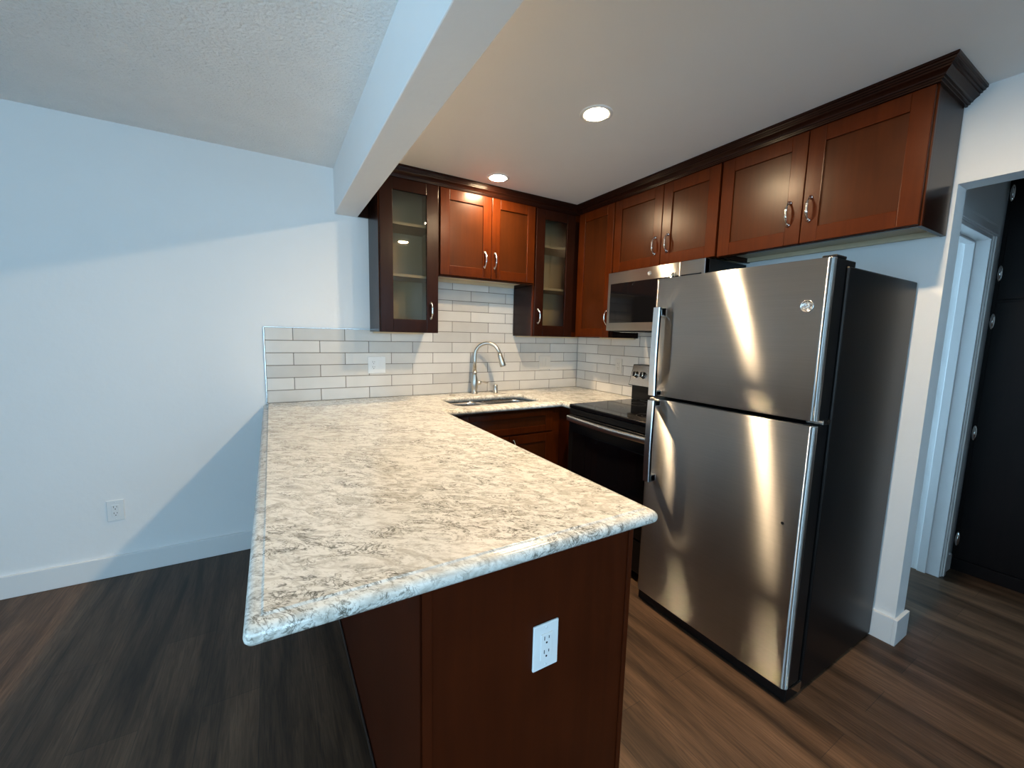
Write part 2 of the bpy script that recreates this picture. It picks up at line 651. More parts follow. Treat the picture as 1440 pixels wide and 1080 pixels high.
def window(n, axis, w, u0, u1, z0, z1, mull):
    root = bpy.data.objects.new('window_%d' % n, None)
    COL.objects.link(root)
    root['kind'] = 'structure'
    WM[root.name] = Matrix.Identity(4)
    fr = MB()

    def bx(a0, a1, c0, c1, d=0.04):
        if axis == 'X':
            fr.box((w - d / 2, a0, c0), (w + d / 2, a1, c1), 0.004)
        else:
            fr.box((a0, w - d / 2, c0), (a1, w + d / 2, c1), 0.004)
    t = 0.045
    bx(u0, u0 + t, z0, z1)
    bx(u1 - t, u1, z0, z1)
    bx(u0 + t, u1 - t, z0, z0 + t)
    bx(u0 + t, u1 - t, z1 - t, z1)
    for k in range(1, mull):
        um = u0 + (u1 - u0) * k / mull
        bx(um - t / 2, um + t / 2, z0 + t, z1 - t)
    fr.build('window_frame', 'trimw', root)
    g = MB()
    if axis == 'X':
        g.box((w - 0.002, u0 + t, z0 + t), (w + 0.002, u1 - t, z1 - t))
    else:
        g.box((u0 + t, w - 0.002, z0 + t), (u1 - t, w + 0.002, z1 - t))
    g.build('window_pane', 'pane', root)


window(1, 'Y', YR - 0.06, -4.9, -2.6, 0.04, 2.14, 2)
window(4, 'Y', YR - 0.06, -1.9, -0.2, 1.55, 2.25, 2)  # unseen high window, added to bring more daylight to the kitchen's right side
window(2, 'X', XL - 0.06, -4.3, -2.3, 0.6, 2.1, 2)
window(3, 'Y', -0.56, 0.17, 1.27, 0.30, 2.25, 2)

# baseboards
bb = MB()
bb.box((XL, WB - 0.014, 0), (-2.197, WB, 0.118), 0.003)
struct('baseboard_back', bb, 'trimw')
bb = MB()
bb.box((-0.008, YD - 0.014, 0), (0.145, YD + 0.001, 0.126), 0.002)
bb.box((-0.008, YD + 0.001, 0), (WB, YD + 0.09, 0.126), 0.002)
struct('baseboard_right', bb, 'trimw')
bb = MB()
bb.box((1.062, HY - 0.014, 0), (1.176, HY, 0.10), 0.002)
struct('baseboard_hall', bb, 'trimw')
struct('baseboard_left', MB().box((XL, YR, 0), (XL + 0.014, WB - 0.014, 0.118), 0.003), 'trimw')

# white bedroom doorway seen through the hall: casing and jamb
cs = MB()
cs.box((0.994, HY - 0.018, 0), (1.056, HY, 1.985), 0.003)
cs.box((1.012, HY - 0.024, 0), (1.050, HY - 0.016, 1.985), 0.003)
cs.box((0.169, HY - 0.018, 0), (0.231, HY, 1.985), 0.003)
cs.box((0.169, HY - 0.018, 1.985), (1.056, HY, 2.047), 0.003)
cs.box((0.175, HY - 0.024, 1.993), (1.050, HY - 0.016, 2.034), 0.003)
cs.box((0.972, HY - 0.012, 0), (0.990, HY + 0.13, 1.985), 0.002)      # right jamb
cs.box((0.960, HY + 0.045, 0), (0.973, HY + 0.085, 1.967), 0.002)     # door stop
cs.box((0.235, HY - 0.012, 0), (0.253, HY + 0.13, 1.985), 0.002)
cs.box((0.253, HY - 0.012, 1.967), (0.972, HY + 0.13, 1.985), 0.002)
cs.box((0.253, HY + 0.045, 1.955), (0.960, HY + 0.085, 1.967), 0.002)
struct('trim_2', cs, 'trimw')['label'] = 'white casing and jamb of the bedroom doorway in the hall'

# ------------------------------------------------------------------ tile backsplash
P, H, ZC = 0.308, 0.0789, 0.9277
G = 0.0042


def tiles(u_max, joints, regions, place):
    """joints(row) -> sorted joint positions; regions: (u0,u1,row0,row1,ztop)"""
    mb = MB()
    for (u0, u1, r0, r1, ztop) in regions:
        for r in range(r0, r1):
            js = [u for u in joints(r) if u0 + 0.004 < u < u1 - 0.004]
            es = [u0] + js + [u1]
            for a, b in zip(es, es[1:]):
                z0 = ZC + r * H + G / 2
                z1 = min(ZC + (r + 1) * H - G / 2, ztop)
                if z1 - z0 < 0.008 or b - a < 0.008:
                    continue
                mb.t = min(1.0, max(0.05, random.gauss(0.45, 0.16)))
                lo, hi = place(a + G / 2, z0), place(b - G / 2, z1)
                mb.box((lo[0], lo[1], lo[2]), (hi[3], hi[4], hi[5]), 0.0014, 1)
    return mb


def place_back(u, z):
    return (u, 0.0, z, u, WB - 0.0005, z)


def place_side(u, z):
    return (0.0, -u, z, WB - 0.0005, -u, z)


XT = -8 * P
t = thing('tile_backsplash', 'pale glazed subway tile backsplash behind the sink', 'backsplash', (-1.2, 0, ZC))


def jb(r):
    off = 0 if r % 2 == 0 else P / 2
    return [XT + off + k * P for k in range(0, 9)]


CABL, CABR = -1.452, -0.694
mb = tiles(0, jb, [(XT, 0, 0, 6, 9), (CABL, CABR, 6, 11, 1.772)], place_back)
mb.build('tiles', 'tile', t, world=True)
g = MB()
g.box((XT, 0.0016, ZC), (0, WB - 0.0002, ZC + 6 * H))
g.box((CABL, 0.0016, ZC + 6 * H), (CABR, WB - 0.0002, 1.772))
g.build('grout', 'grout', t, world=True)
e = MB()
e.box((XT - 0.004, -0.001, ZC), (XT - 0.0005, WB - 0.0002, ZC + 6 * H + 0.003))
e.box((XT - 0.004, -0.001, ZC + 6 * H), (CABL - 0.39, WB - 0.0002, ZC + 6 * H + 0.003))
e.build('edge_trim', 'steelplain', t, world=True)

t = thing('tile_backsplash', 'pale glazed subway tile backsplash behind the stove', 'backsplash', (0, -0.7, ZC))


def js_(r):
    off = 0.2725 if r % 2 == 0 else 0.1185
    return [off + k * P for k in range(0, 7)]


mb = tiles(0, js_, [(0.001, 1.535, 0, 7, 1.428)], place_side)
mb.build('tiles', 'tile', t, world=True)
MB().box((0.0016, -1.535, ZC), (WB - 0.0002, -0.001, 1.428)).build('grout', 'grout', t, world=True)

# ------------------------------------------------------------------ countertop
A_ = (-2.487, 0.0)
B_ = (-2.487, -2.2411)
C_ = (-1.5392, -2.2411)
D_ = (-1.5392, -0.6593)
E_ = (-0.662, -0.6593)
F_ = (-0.662, -0.774)
G_ = (-0.001, -0.774)
H_ = (-0.001, 0.0)


def counter_loop(d):
    """L-shaped outline whose exposed edges are pulled in by d; convex corners rounded."""
    r = max(0.012 - 0.25 * d, 0.004)
    x0, y1 = -2.487 + d, -2.2411 + d
    x1, y2, x2 = -1.5392 - d, -0.6593 + d, -0.662 + d
    pts = [(x0, -0.001)]
    for (cx, cy, a0) in ((x0 + r, y1 + r, 180), (x1 - r, y1 + r, 270)):
        for k in range(7):
            a = R(a0 + 90 * k / 6)
            pts.append((cx + r * math.cos(a), cy + r * math.sin(a)))
    pts += [(x1, y2), (x2, y2), (x2, -0.774), (-0.001, -0.774), (-0.001, -0.001)]
    return pts


ct = thing('countertop', 'L-shaped cream quartz countertop with grey veins on peninsula and sink run', 'countertop', (-2.0, -1.1, 0.889))
mb = MB()
TH = 0.0385
prof = [(0.030, -TH), (0.010, -TH), (0.004, -0.0355), (0.001, -0.030), (0.0, -0.023), (0.001, -0.016), (0.004, -0.0105),
        (0.009, -0.0068), (0.016, -0.0048), (0.0245, -0.0042), (0.0255, -0.0036), (0.0275, -0.0008), (0.029, 0.0)]
loops = []
for d, z in prof:
    lp = counter_loop(d)
    o = len(mb.v)
    mb.v += [(x, y, ZC + z) for x, y in lp]
    loops.append(list(range(o, o + len(lp))))
n = len(loops[0])
for a, b in zip(loops, loops[1:]):
    for k in range(n):
        k2 = (k + 1) % n
        mb.face((a[k], a[k2], b[k2], b[k]), True)
# sink cut-out
SX0, SX1, SY0, SY1 = -1.425, -0.752, -0.572, -0.205


def rrect(x0, x1, y0, y1, r, seg=5):
    pts = []
    for cx, cy, a0 in ((x1 - r, y1 - r, 0), (x0 + r, y1 - r, 90), (x0 + r, y0 + r, 180), (x1 - r, y0 + r, 270)):
        for k in range(seg + 1):
            a = R(a0 + 90 * k / seg)
            pts.append((cx + r * math.cos(a), cy + r * math.sin(a)))
    return pts


hole = rrect(SX0, SX1, SY0, SY1, 0.07)
o = len(mb.v)
mb.v += [(x, y, ZC) for x, y in hole]
hl = list(range(o, o + len(hole)))
o = len(mb.v)
mb.v += [(x, y, ZC - TH) for x, y in hole]
hb = list(range(o, o + len(hole)))
nh = len(hole)
for k in range(nh):
    k2 = (k + 1) % nh
    mb.face((hl[k], hl[k2], hb[k2], hb[k]), True)
top = loops[-1]
for ring, inner in ((top, hl), (loops[0], hb)):
    polys = [[Vector(mb.v[i]) for i in ring], [Vector(mb.v[i]) for i in inner]]
    ids = ring + inner
    for tri in tessellate_polygon(polys):
        mb.face([ids[i] for i in tri])
cslab = mb.build('slab', 'quartz', ct, world=True)

# ------------------------------------------------------------------ sink, faucet
sk = thing('kitchen_sink', 'double bowl undermount stainless steel sink set into the countertop', 'sink', (-1.09, -0.39, 0.72))


def bowl(x0, x1, y0, y1, depth):
    mb = MB()
    rings = []
    for (ins, z, r) in ((-0.012, 0.0, 0.075), (0.0, 0.0, 0.07), (0.0, -0.02, 0.07), (0.006, -depth + 0.03, 0.065), (0.03, -depth, 0.05)):
        o = len(mb.v)
        lp = rrect(x0 + ins, x1 - ins, y0 + ins, y1 - ins, r)
        mb.v += [(x, y, ZC - TH - 0.0008 + z) for x, y in lp]
        rings.append(list(range(o, o + len(lp))))
    m_ = len(rings[0])
    for a, b in zip(rings, rings[1:]):
        for k in range(m_):
            k2 = (k + 1) % m_
            mb.face((a[k], a[k2], b[k2], b[k]), True)
    mb.face(rings[-1])
    return mb


bw = bowl(SX0 - 0.004, -1.128, SY0 - 0.004, SY1 + 0.004, 0.17).build('bowl', 'sink', sk, world=True)
dr = MB().lathe([(0.044, 0), (0.044, 0.004), (0.03, 0.006), (0.012, 0.002)], (-1.275, -0.39, ZC - TH - 0.170))
dr.build('drain', 'chrome', bw, world=True)
bw = bowl(-1.100, SX1 + 0.004, SY0 - 0.004, SY1 + 0.004, 0.19).build('bowl', 'sink', sk, world=True)
dr = MB().lathe([(0.044, 0), (0.044, 0.004), (0.03, 0.006), (0.012, 0.002)], (-0.925, -0.39, ZC - TH - 0.190))
dr.build('drain', 'chrome', bw, world=True)

FX, FY = -1.074, -0.075
fa = thing('faucet', 'brushed nickel gooseneck pull-down kitchen faucet behind the sink', 'faucet', (FX, FY, ZC))
mb = MB().lathe([(0.027, 0), (0.027, 0.006), (0.022, 0.012), (0.022, 0.03), (0.026, 0.055), (0.0275, 0.085), (0.0235, 0.115),
                 (0.0165, 0.145), (0.0155, 0.155), (0.019, 0.158), (0.019, 0.168), (0.014, 0.172), (0.014, 0.18)], (0, 0, 0.0006))
mb.build('body', 'nickel', fa)
dx, dy = 0.76, -0.65
Rg = 0.098
pts = [(0, 0, 0.175), (0, 0, 0.26), (0, 0, 0.295)]
for k in range(1, 15):
    a = PI - (PI * 0.93) * k / 14
    s_, z_ = Rg + Rg * math.cos(a), 0.295 + Rg * 1.02 * math.sin(a)
    pts.append((dx * s_, dy * s_, z_))
mb = MB().tube(pts, 0.0135, 14)
mb.build('spout', 'nickel', fa)
e0 = Vector(pts[-1])
dn = (e0 - Vector(pts[-2])).normalized()
mb = MB().tube([e0, e0 + dn * 0.004, e0 + dn * 0.02, e0 + dn * 0.06, e0 + dn * 0.095, e0 + dn * 0.10],
               [0.0135, 0.0165, 0.0170, 0.0205, 0.0245, 0.0220], 16)
mb.build('spray_head', 'nickel', fa)
mb = MB()
mb.tube([(0.016, -0.006, 0.085), (0.040, -0.014, 0.085), (0.046, -0.016, 0.086)], [0.016, 0.0165, 0.012], 14)
mb.tube([(0.044, -0.015, 0.086), (0.058, -0.018, 0.094), (0.075, -0.020, 0.090), (0.092, -0.022, 0.084), (0.106, -0.024, 0.088)],
        [0.006, 0.0055, 0.0065, 0.0085, 0.006], 10)
mb.build('lever', 'nickel', fa)
ag = MB().lathe([(0.021, 0), (0.021, 0.004), (0.018, 0.006), (0.018, 0.05), (0.0185, 0.052), (0.0185, 0.06), (0.015, 0.066), (0.0, 0.067)])
o = ag.build('air_gap', 'nickel', None, loc=(-0.905, -0.105, ZC + 0.0006))
tag(o, 'short brushed nickel air gap cap standing beside the faucet', 'air gap')
hc = MB().lathe([(0.022, 0), (0.022, 0.003), (0.019, 0.005), (0.017, 0.003), (0.0, 0.003)])
o = hc.build('hole_cover', 'nickel', None, loc=(-1.271, -0.104, ZC + 0.0006))
tag(o, 'small flat round metal cap set in countertop behind sink', 'hole cover')

# ------------------------------------------------------------------ cabinets


def make_handle_mesh():
    mb = MB()
    L2 = 0.050
    pts, rad = [], []
    for k in range(25):
        s = -1 + 2 * k / 24
        z = L2 * s
        y = -0.006 - 0.024 * (1 - abs(s) ** 2.6)
        c = abs(s)
        if c > 0.96:
            r = 0.0078
        elif c > 0.85:
            r = 0.0052
        elif c > 0.35:
            r = 0.0036 + (0.85 - c) * 0.004
        elif c > 0.28:
            r = 0.0074
        else:
            r = 0.0056
        pts.append((0, y, z))
        rad.append(r)
    mb.tube(pts, rad, 10)
    for s in (-1, 1):
        mb.lathe([(0.0095, 0.0), (0.0095, -0.003), (0.0065, -0.007), (0.003, -0.0085)], (0, 0, s * L2), 'Y', 14)
    return mb


_h = make_handle_mesh().build('handle', 'chrome')
HANDLE = _h.data
bpy.data.objects.remove(_h)


def handle(parent, x, y, z, horizontal=False):
    o = bpy.data.objects.new('handle', HANDLE)
    o.parent = parent
    o.location = (x, y, z)
    if horizontal:
        o.rotation_euler = (0, R(90), 0)
    COL.objects.link(o)
    return o


def shaker(x0, x1, z0, z1, yf, fw=0.062, panel=True, top=None, bot=None, t=0.019):
    """door in the local xz plane, its front face at y = yf (front is -y)."""
    mb = MB()
    top = top or fw
    bot = bot or fw
    b = 0.0026
    mb.box((x0, yf, z0), (x0 + fw, yf + t, z1), b)
    mb.box((x1 - fw, yf, z0), (x1, yf + t, z1), b)
    mb.box((x0 + fw - 0.0004, yf, z1 - top), (x1 - fw + 0.0004, yf + t, z1), b)
    mb.box((x0 + fw - 0.0004, yf, z0), (x1 - fw + 0.0004, yf + t, z0 + bot), b)
    if panel:
        mb.cur = 1
        mb.box((x0 + fw - 0.004, yf + 0.0085, z0 + bot - 0.004), (x1 - fw + 0.004, yf + 0.015, z1 - top + 0.004))
    return mb


DF = 0.305          # door face distance from the tile plane
ZU = 2.372          # top of the upper boxes (hidden behind the crown)


def carcass(root, w, z0, z1, glassy=False, recess=0.028, yf=None, finish='espresso', y_back=-0.001):
    yf = yf if yf is not None else -(DF - 0.020)
    mb = MB()
    T = 0.016
    mb.box((0, y_back, z0), (T, yf + 0.019, z1))
    mb.box((w - T, y_back, z0), (w, yf + 0.019, z1))
    mb.box((T, y_back, z1 - T), (w - T, yf + 0.019, z1))
    mb.box((T, y_back, z0 + recess), (w - T, y_back - 0.008, z1 - T))
    # face frame
    mb.cur = 1
    fs = 0.038
    mb.box((0, yf + 0.0188, z0), (fs, yf, z1), 0.0008, 1)
    mb.box((w - fs, yf + 0.0188, z0), (w, yf, z1), 0.0008, 1)
    mb.box((fs, yf + 0.0188, z0), (w - fs, yf, z0 + 0.04))
    mb.box((fs, yf + 0.0188, z1 - 0.08), (w - fs, yf, z1))
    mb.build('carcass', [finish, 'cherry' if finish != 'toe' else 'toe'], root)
    un = MB()
    un.box((T + 0.0005, y_back - 0.0085, z0 + recess), (w - T - 0.0005, yf + 0.0195, z0 + recess + T))
    un.box((T + 0.0005, y_back - 0.0085, z0 + recess - 0.022), (w - T - 0.0005, y_back - 0.028, z0 + recess - 0.0005))
    un.build('underside', 'maple', root)
    if glassy:
        li = MB()
        a, b_, c, d = T + 0.0005, w - T - 0.0005, y_back - 0.0085, yf + 0.0195
        li.box((a, c, z0 + recess + T), (a + 0.003, d, z1 - T - 0.001))
        li.box((b_ - 0.003, c, z0 + recess + T), (b_, d, z1 - T - 0.001))
        li.box((a + 0.003, c, z0 + recess + T), (b_ - 0.003, c - 0.003, z1 - T - 0.001))
        li.build('interior', 'cream', root)
        for zs in (1.755, 2.077):
            s = MB().box((a + 0.004, c - 0.004, zs - z0_of[root.name] - 0.009), (b_ - 0.004, d + 0.012, zs - z0_of[root.name] + 0.009), 0.001)
            s.build('shelf', 'cream', root)


z0_of = {}


def scribe(root, x0, x1, z1):
    """face-frame filler that closes the blind side of the corner cabinet"""
    MB().box((x0, -0.2705, 0.0), (x1, -0.2848, z1), 0.0008, 1).build('corner_filler', 'espresso', root)


def upper(name, label, loc, rz, w, z0, doors, glassy=False, recess=0.028, bottom_gap=0.003, finish='espresso'):
    """loc = left back corner at z0 as seen from the front; doors: (x0,x1,handle_x or None,glass)"""
    root = thing(name, label, 'cabinet', (loc[0], loc[1], z0), rz)
    z0_of[root.name] = z0
    carcass(root, w, 0.0, ZU - z0, glassy, recess, finish=finish)
    for (x0, x1, hx, glass, zh) in doors:
        if glass:
            d = shaker(x0, x1, bottom_gap, 2.332 - z0, -DF, 0.0795, False, 0.072, 0.082)
        else:
            d = shaker(x0, x1, bottom_gap, 2.332 - z0, -DF, 0.066, True, 0.068, 0.066)
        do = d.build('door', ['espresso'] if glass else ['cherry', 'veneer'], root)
        if glass:
            gp = MB().box((x0 + 0.075, -DF + 0.009, bottom_gap + 0.078), (x1 - 0.075, -DF + 0.013, 2.332 - z0 - 0.068))
            gp.build('glass_pane', 'glass', do)['label'] = 'clear glass pane of cabinet door'
        if hx is not None:
            handle(do, hx, -DF, zh - z0)
    return root


SIDE = R(-90)
upper('overhead_cabinet', 'narrow glass-door wall cabinet under the white beam, nearest the bare wall', (-1.838, 0, 0), 0, 0.386, 1.389,
      [(0.005, 0.381, 0.331, True, 1.535)], True, 0.012)
upper('overhead_cabinet', 'short two-door cherry wall cabinet above the sink', (-1.4515, 0, 0), 0, 0.757, 1.768,
      [(0.008, 0.3855, 0.3345, False, 1.907), (0.3895, 0.750, 0.414, False, 1.907)], False, 0.020, 0.010)
upper('overhead_cabinet', 'glass-door wall cabinet tucked into the inside corner', (-0.694, 0, 0), 0, 0.694, 1.383,
      [(0.006, 0.372, 0.040, True, 1.535)], True, 0.012)
scribe(bpy.data.objects['overhead_cabinet.002'], 0.352, 0.52, 0.95)
upper('overhead_cabinet', 'tall narrow solid-door cherry wall cabinet beside the microwave', (0, -0.306, 0), SIDE, 0.409, 1.385,
      [(0.030, 0.404, 0.384, False, 1.533)], False, 0.012)
upper('overhead_cabinet', 'two-door cherry wall cabinet directly above the microwave', (0, -0.716, 0), SIDE, 0.796, 1.842,
      [(0.004, 0.4145, 0.372, False, 1.970), (0.4185, 0.789, 0.468, False, 1.972)], False, 0.025)
upper('overhead_cabinet', 'wide two-door cherry wall cabinet above the refrigerator', (0, -1.513, 0), SIDE, 0.825, 1.836,
      [(0.005, 0.4105, 0.358, False, 1.981), (0.4145, 0.820, 0.444, False, 1.985)], False, 0.025)

flr = MB().box((-1.9042, -0.0185, 2.136), (-1.8385, -0.001, 2.332), 0.001)
flr.build('filler_strip', 'espresso', bpy.data.objects['overhead_cabinet'], world=True)['label'] = 'dark filler strip between cabinet and beam'

# crown moulding: profile (outward offset, height) swept round the cabinets
cr = MB()
prof = [(0.0006, 2.3335), (0.008, 2.3335), (0.009, 2.339), (0.0145, 2.3395), (0.0155, 2.346), (0.0205, 2.3465), (0.0225, 2.352), (0.029, 2.358), (0.0375, 2.3635),
        (0.0385, 2.370), (0.0445, 2.3705), (0.0455, 2.377), (0.0515, 2.3775), (0.053, 2.3835), (0.058, 2.385), (0.0585, 2.3945), (0.0006, 2.3945)]
cf = DF - 0.004
path = [((-1.838, -0.002), (-1, 0)), ((-1.838, -cf), (-1, -1)), ((-cf, -cf), (-1, -1)), ((-cf, -2.338), (-1, -1)), ((0.008, -2.338), (0, -1))]
rows = []
for (px, py), (ox, oy) in path:
    o = len(cr.v)
    cr.v += [(px + ox * d, py + oy * d, z) for d, z in prof]
    rows.append(o)
np_ = len(prof)
for a, b in zip(rows, rows[1:]):
    for k in range(np_):
        k2 = (k + 1) % np_
        cr.face((a + k, a + k2, b + k2, b + k))
for a in (rows[0], rows[-1]):
    cr.face([a + k for k in range(np_)])
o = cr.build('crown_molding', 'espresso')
tag(o, 'dark stepped crown molding running along the tops of all wall cabinets', 'molding')

# ------------------------------------------------------------------ base cabinets
ZB = ZC - TH - 0.0008


def base_front(root, units, yf, z_d0=0.735, split=True):
    for (x0, x1, kind) in units:
        if kind == 'drawer_door':
            d = shaker(x0, x1, z_d0, ZB - 0.028, yf, 0.05, True, 0.045, 0.045).build('drawer', ['cherry', 'veneer'], root)
            handle(d, (x0 + x1) / 2, yf, (z_d0 + ZB - 0.028) / 2, True)
            d = shaker(x0, x1, 0.125, z_d0 - 0.012, yf).build('door', ['cherry', 'veneer'], root)
            handle(d, x0 + 0.035, yf, z_d0 - 0.10)


pc = thing('peninsula_cabinet', 'dark cherry base cabinet block carrying the peninsula end of the countertop', 'cabinet', (-1.89, -2.215, 0), R(90))
# local x = world y + 2.215 ; local -y = world +x ; local y = -(x+1.89)
Wp = 1.55
mb = MB()
mb.box((0.012, 0.29, 0.11), (2.205, -0.275, ZB), 0.0)
mb.build('carcass', 'endpanel', pc)
mb = MB()
mb.box((0.016, 0.27, 0.0), (2.20, -0.205, 0.109))
mb.build('toe_kick', 'toe', pc)
ep = MB()
ep.box((0.0, 0.288, 0.108), (0.0115, -0.2775, ZB), 0.001)
ep.box((0.0, 0.288, 0.0), (0.0115, -0.215, 0.108), 0.0)
ep.box((-0.005, -0.262, 0.108), (-0.0005, -0.2775, ZB), 0.002)
ep.build('end_panel', 'endpanel', pc)
bp_ = MB()
bp_.box((0.006, 0.2905, 0.0), (2.205, 0.304, ZB), 0.001)
bp_.build('back_panel', 'endpanel', pc)
bs = MB()
bs.box((0.03, 0.3045, 0.0), (2.205, 0.3125, 0.012), 0.003)
bs.build('floor_strip', 'toe', pc)
cn = MB()
cn.box((-0.006, 0.284, 0.0), (-0.0002, 0.3095, ZB), 0.002)
cn.box((-0.006, 0.3042, 0.0), (0.018, 0.3095, ZB), 0.002)
cn.build('corner_strip', 'endpanel', pc)
base_front(pc, [(0.016, 0.765, 'drawer_door'), (0.785, 1.53, 'drawer_door')], -0.2950)

# sink base along the back wall
sb = thing('sink_base_cabinet', 'cherry base cabinet under the sink with a wide false drawer front', 'cabinet', (-1.582, -0.006, 0), 0)
mb = MB()
mb.box((0.0, -0.01, 0.11), (0.95, -0.588, 0.66))
mb.box((0.0, -0.01, 0.66), (0.12, -0.588, ZB))
mb.box((0.85, -0.01, 0.66), (0.95, -0.588, ZB))
mb.box((0.12, -0.579, 0.66), (0.85, -0.588, ZB))
mb.build('carcass', 'cherry', sb)
MB().box((0.01, -0.02, 0), (0.94, -0.52, 0.109)).build('toe_kick', 'toe', sb)
yf = -0.6075
shaker(0.155, 0.880, 0.714, ZB - 0.020, yf, 0.066, True, 0.042, 0.045).build('false_drawer_front', ['cherry', 'veneer'], sb)
d = shaker(0.155, 0.5155, 0.125, 0.703, yf).build('door', ['cherry', 'veneer'], sb)
handle(d, 0.482, yf, 0.62)
d = shaker(0.5195, 0.880, 0.125, 0.703, yf).build('door', ['cherry', 'veneer'], sb)
handle(d, 0.553, yf, 0.62)
# corner base beside the stove
cb = thing('corner_base_cabinet', 'dark cherry corner base cabinet between sink cabinet and stove', 'cabinet', (-0.31, -0.39, 0), 0)
mb = MB()
mb.box((-0.318, 0.38, 0.11), (0.308, -0.380, ZB))
mb.build('carcass', 'endpanel', cb)
MB().box((-0.26, 0.36, 0), (0.30, -0.378, 0.109)).build('toe_kick', 'toe', cb)

# ------------------------------------------------------------------ refrigerator (front faces -x)
Y0, Y1 = -2.275, -1.532
fr = thing('refrigerator', 'tall stainless steel top-freezer refrigerator with black sides', 'refrigerator', (-0.38, -1.9035, 0))
mb = MB().box((-0.672, Y0, 0.010), (-0.012, Y1, 1.655), 0.006, 2)
mb.build('body', 'fridgeblack', fr, world=True)
mb = MB().box((-0.776, Y0 + 0.004, 0.003), (-0.6725, Y1 - 0.004, 0.054), 0.002)
mb.build('kick_plate', 'black', fr, world=True)


def fridge_door(z0, z1, name):
    r, xf, xb = 0.020, -0.795, -0.768
    poly = [(xb, Y0 + 0.002)]
    for k in range(9):
        a = R(270 - 90 * k / 8)
        poly.append((xf + r + r * math.cos(a), Y0 + 0.002 + r + r * math.sin(a)))
    nb = 14
    for k in range(1, nb):          # faintly bowed sheet
        u = k / nb
        yy = Y0 + 0.002 + r + (Y1 - Y0 - 0.004 - 2 * r) * u
        poly.append((xf - 0.0035 * math.sin(PI * u), yy))
    for k in range(9):
        a = R(180 - 90 * k / 8)
        poly.append((xf + r + r * math.cos(a), Y1 - 0.002 - r + r * math.sin(a)))
    poly.append((xb, Y1 - 0.002))
    mb = MB()
    o = len(mb.v)
    n = len(poly)
    for z, ins in ((z0, 0.003), (z0 + 0.003, 0.0), (z1 - 0.003, 0.0), (z1, 0.003)):
        for x, y in poly:
            mb.v.append((x + (ins if x < xb - 1e-6 else 0), y, z))
    for j in range(3):
        for k in range(n - 1):
            mb.face((o + j * n + k, o + j * n + k + 1, o + (j + 1) * n + k + 1, o + (j + 1) * n + k), True)
        mb.face((o + j * n + n - 1, o + j * n, o + (j + 1) * n, o + (j + 1) * n + n - 1))
    mb.face([o + k for k in range(n)])
    mb.face([o + 3 * n + k for k in range(n)])
    d = mb.build(name, 'steel', fr, world=True)
    li = MB().box((-0.7678, Y0 + 0.003, z0 + 0.001), (-0.692, Y1 - 0.003, z1 - 0.001), 0.002)
    li.build('door_liner', 'black', d, world=True)['label'] = 'black plastic door edge'
    ga = MB().box((-0.6915, Y0 + 0.012, z0 + 0.012), (-0.6725, Y1 - 0.012, z1 - 0.012))
    ga.build('gasket', 'dark', d, world=True)
    return d


def fridge_handle(parent, z0, z1, top_post, bot_post):
    """flat strap handle standing off the door near its left edge"""
    mb = MB()
    ya, yb = -1.612, -1.574
    xo = -0.846
    n = 12
    o = len(mb.v)
    for k in range(n + 1):
        z = z0 + (z1 - z0) * k / n
        b = 0.004 * math.sin(PI * k / n)
        for (x, y) in ((xo - b, ya + 0.004), (xo - b, yb - 0.004), (xo - b + 0.004, yb), (xo - b + 0.016, yb), (xo - b + 0.016, ya), (xo - b + 0.004, ya)):
            mb.v.append((x, y, z))
    for k in range(n):
        for j in range(6):
            j2 = (j + 1) % 6
            mb.face((o + k * 6 + j, o + k * 6 + j2, o + (k + 1) * 6 + j2, o + (k + 1) * 6 + j))
    mb.face([o + j for j in range(6)])
    mb.face([o + n * 6 + j for j in range(6)])
    for (a, b) in (top_post, bot_post):
        mb.box((xo + 0.0155, ya + 0.001, a), (-0.7960, yb - 0.001, b), 0.002)
    return mb.build('handle', 'steelhandle', parent, world=True)


fd = fridge_door(1.108, 1.674, 'freezer_door')
fridge_handle(fd, 1.112, 1.534, (1.494, 1.533), (1.113, 1.135))
ld = fridge_door(0.060, 1.090, 'lower_door')
fridge_handle(ld, 0.678, 1.086, (1.060, 1.085), (0.679, 0.712))
# round badge with a scrolling monogram
bd = MB().lathe([(0.0215, 0.0), (0.0215, -0.0025), (0.0195, -0.0035), (0.0185, -0.002), (0.0, -0.002)], (-0.7965, -2.210, 1.512), 'X', 32)
badge = bd.build('badge', 'steelplain', fd, world=True)


def scroll(mb, cx, cy, cz, s, ax='Y'):
    for (pts) in (
        [(-0.62, 0.25), (-0.45, 0.52), (-0.18, 0.50), (-0.15, 0.22), (-0.42, 0.02), (-0.55, -0.25), (-0.35, -0.50), (-0.08, -0.36), (-0.02, -0.05), (-0.25, -0.02)],
        [(0.52, 0.36), (0.30, 0.52), (0.12, 0.34), (0.22, 0.10), (0.42, 0.05), (0.16, -0.02), (0.08, -0.30), (0.28, -0.48), (0.58, -0.30)],
        [(-0.80, 0.0), (-0.70, 0.18)], [(0.80, 0.0), (0.70, -0.2)], [(-0.05, 0.82), (0.2, 0.75)], [(0.05, -0.82), (-0.2, -0.75)],
    ):
        mb.tube([(cx, cy - p[0] * s, cz + p[1] * s) for p in pts], 0.0011 * s / 0.0185 + 0.0002, 6)


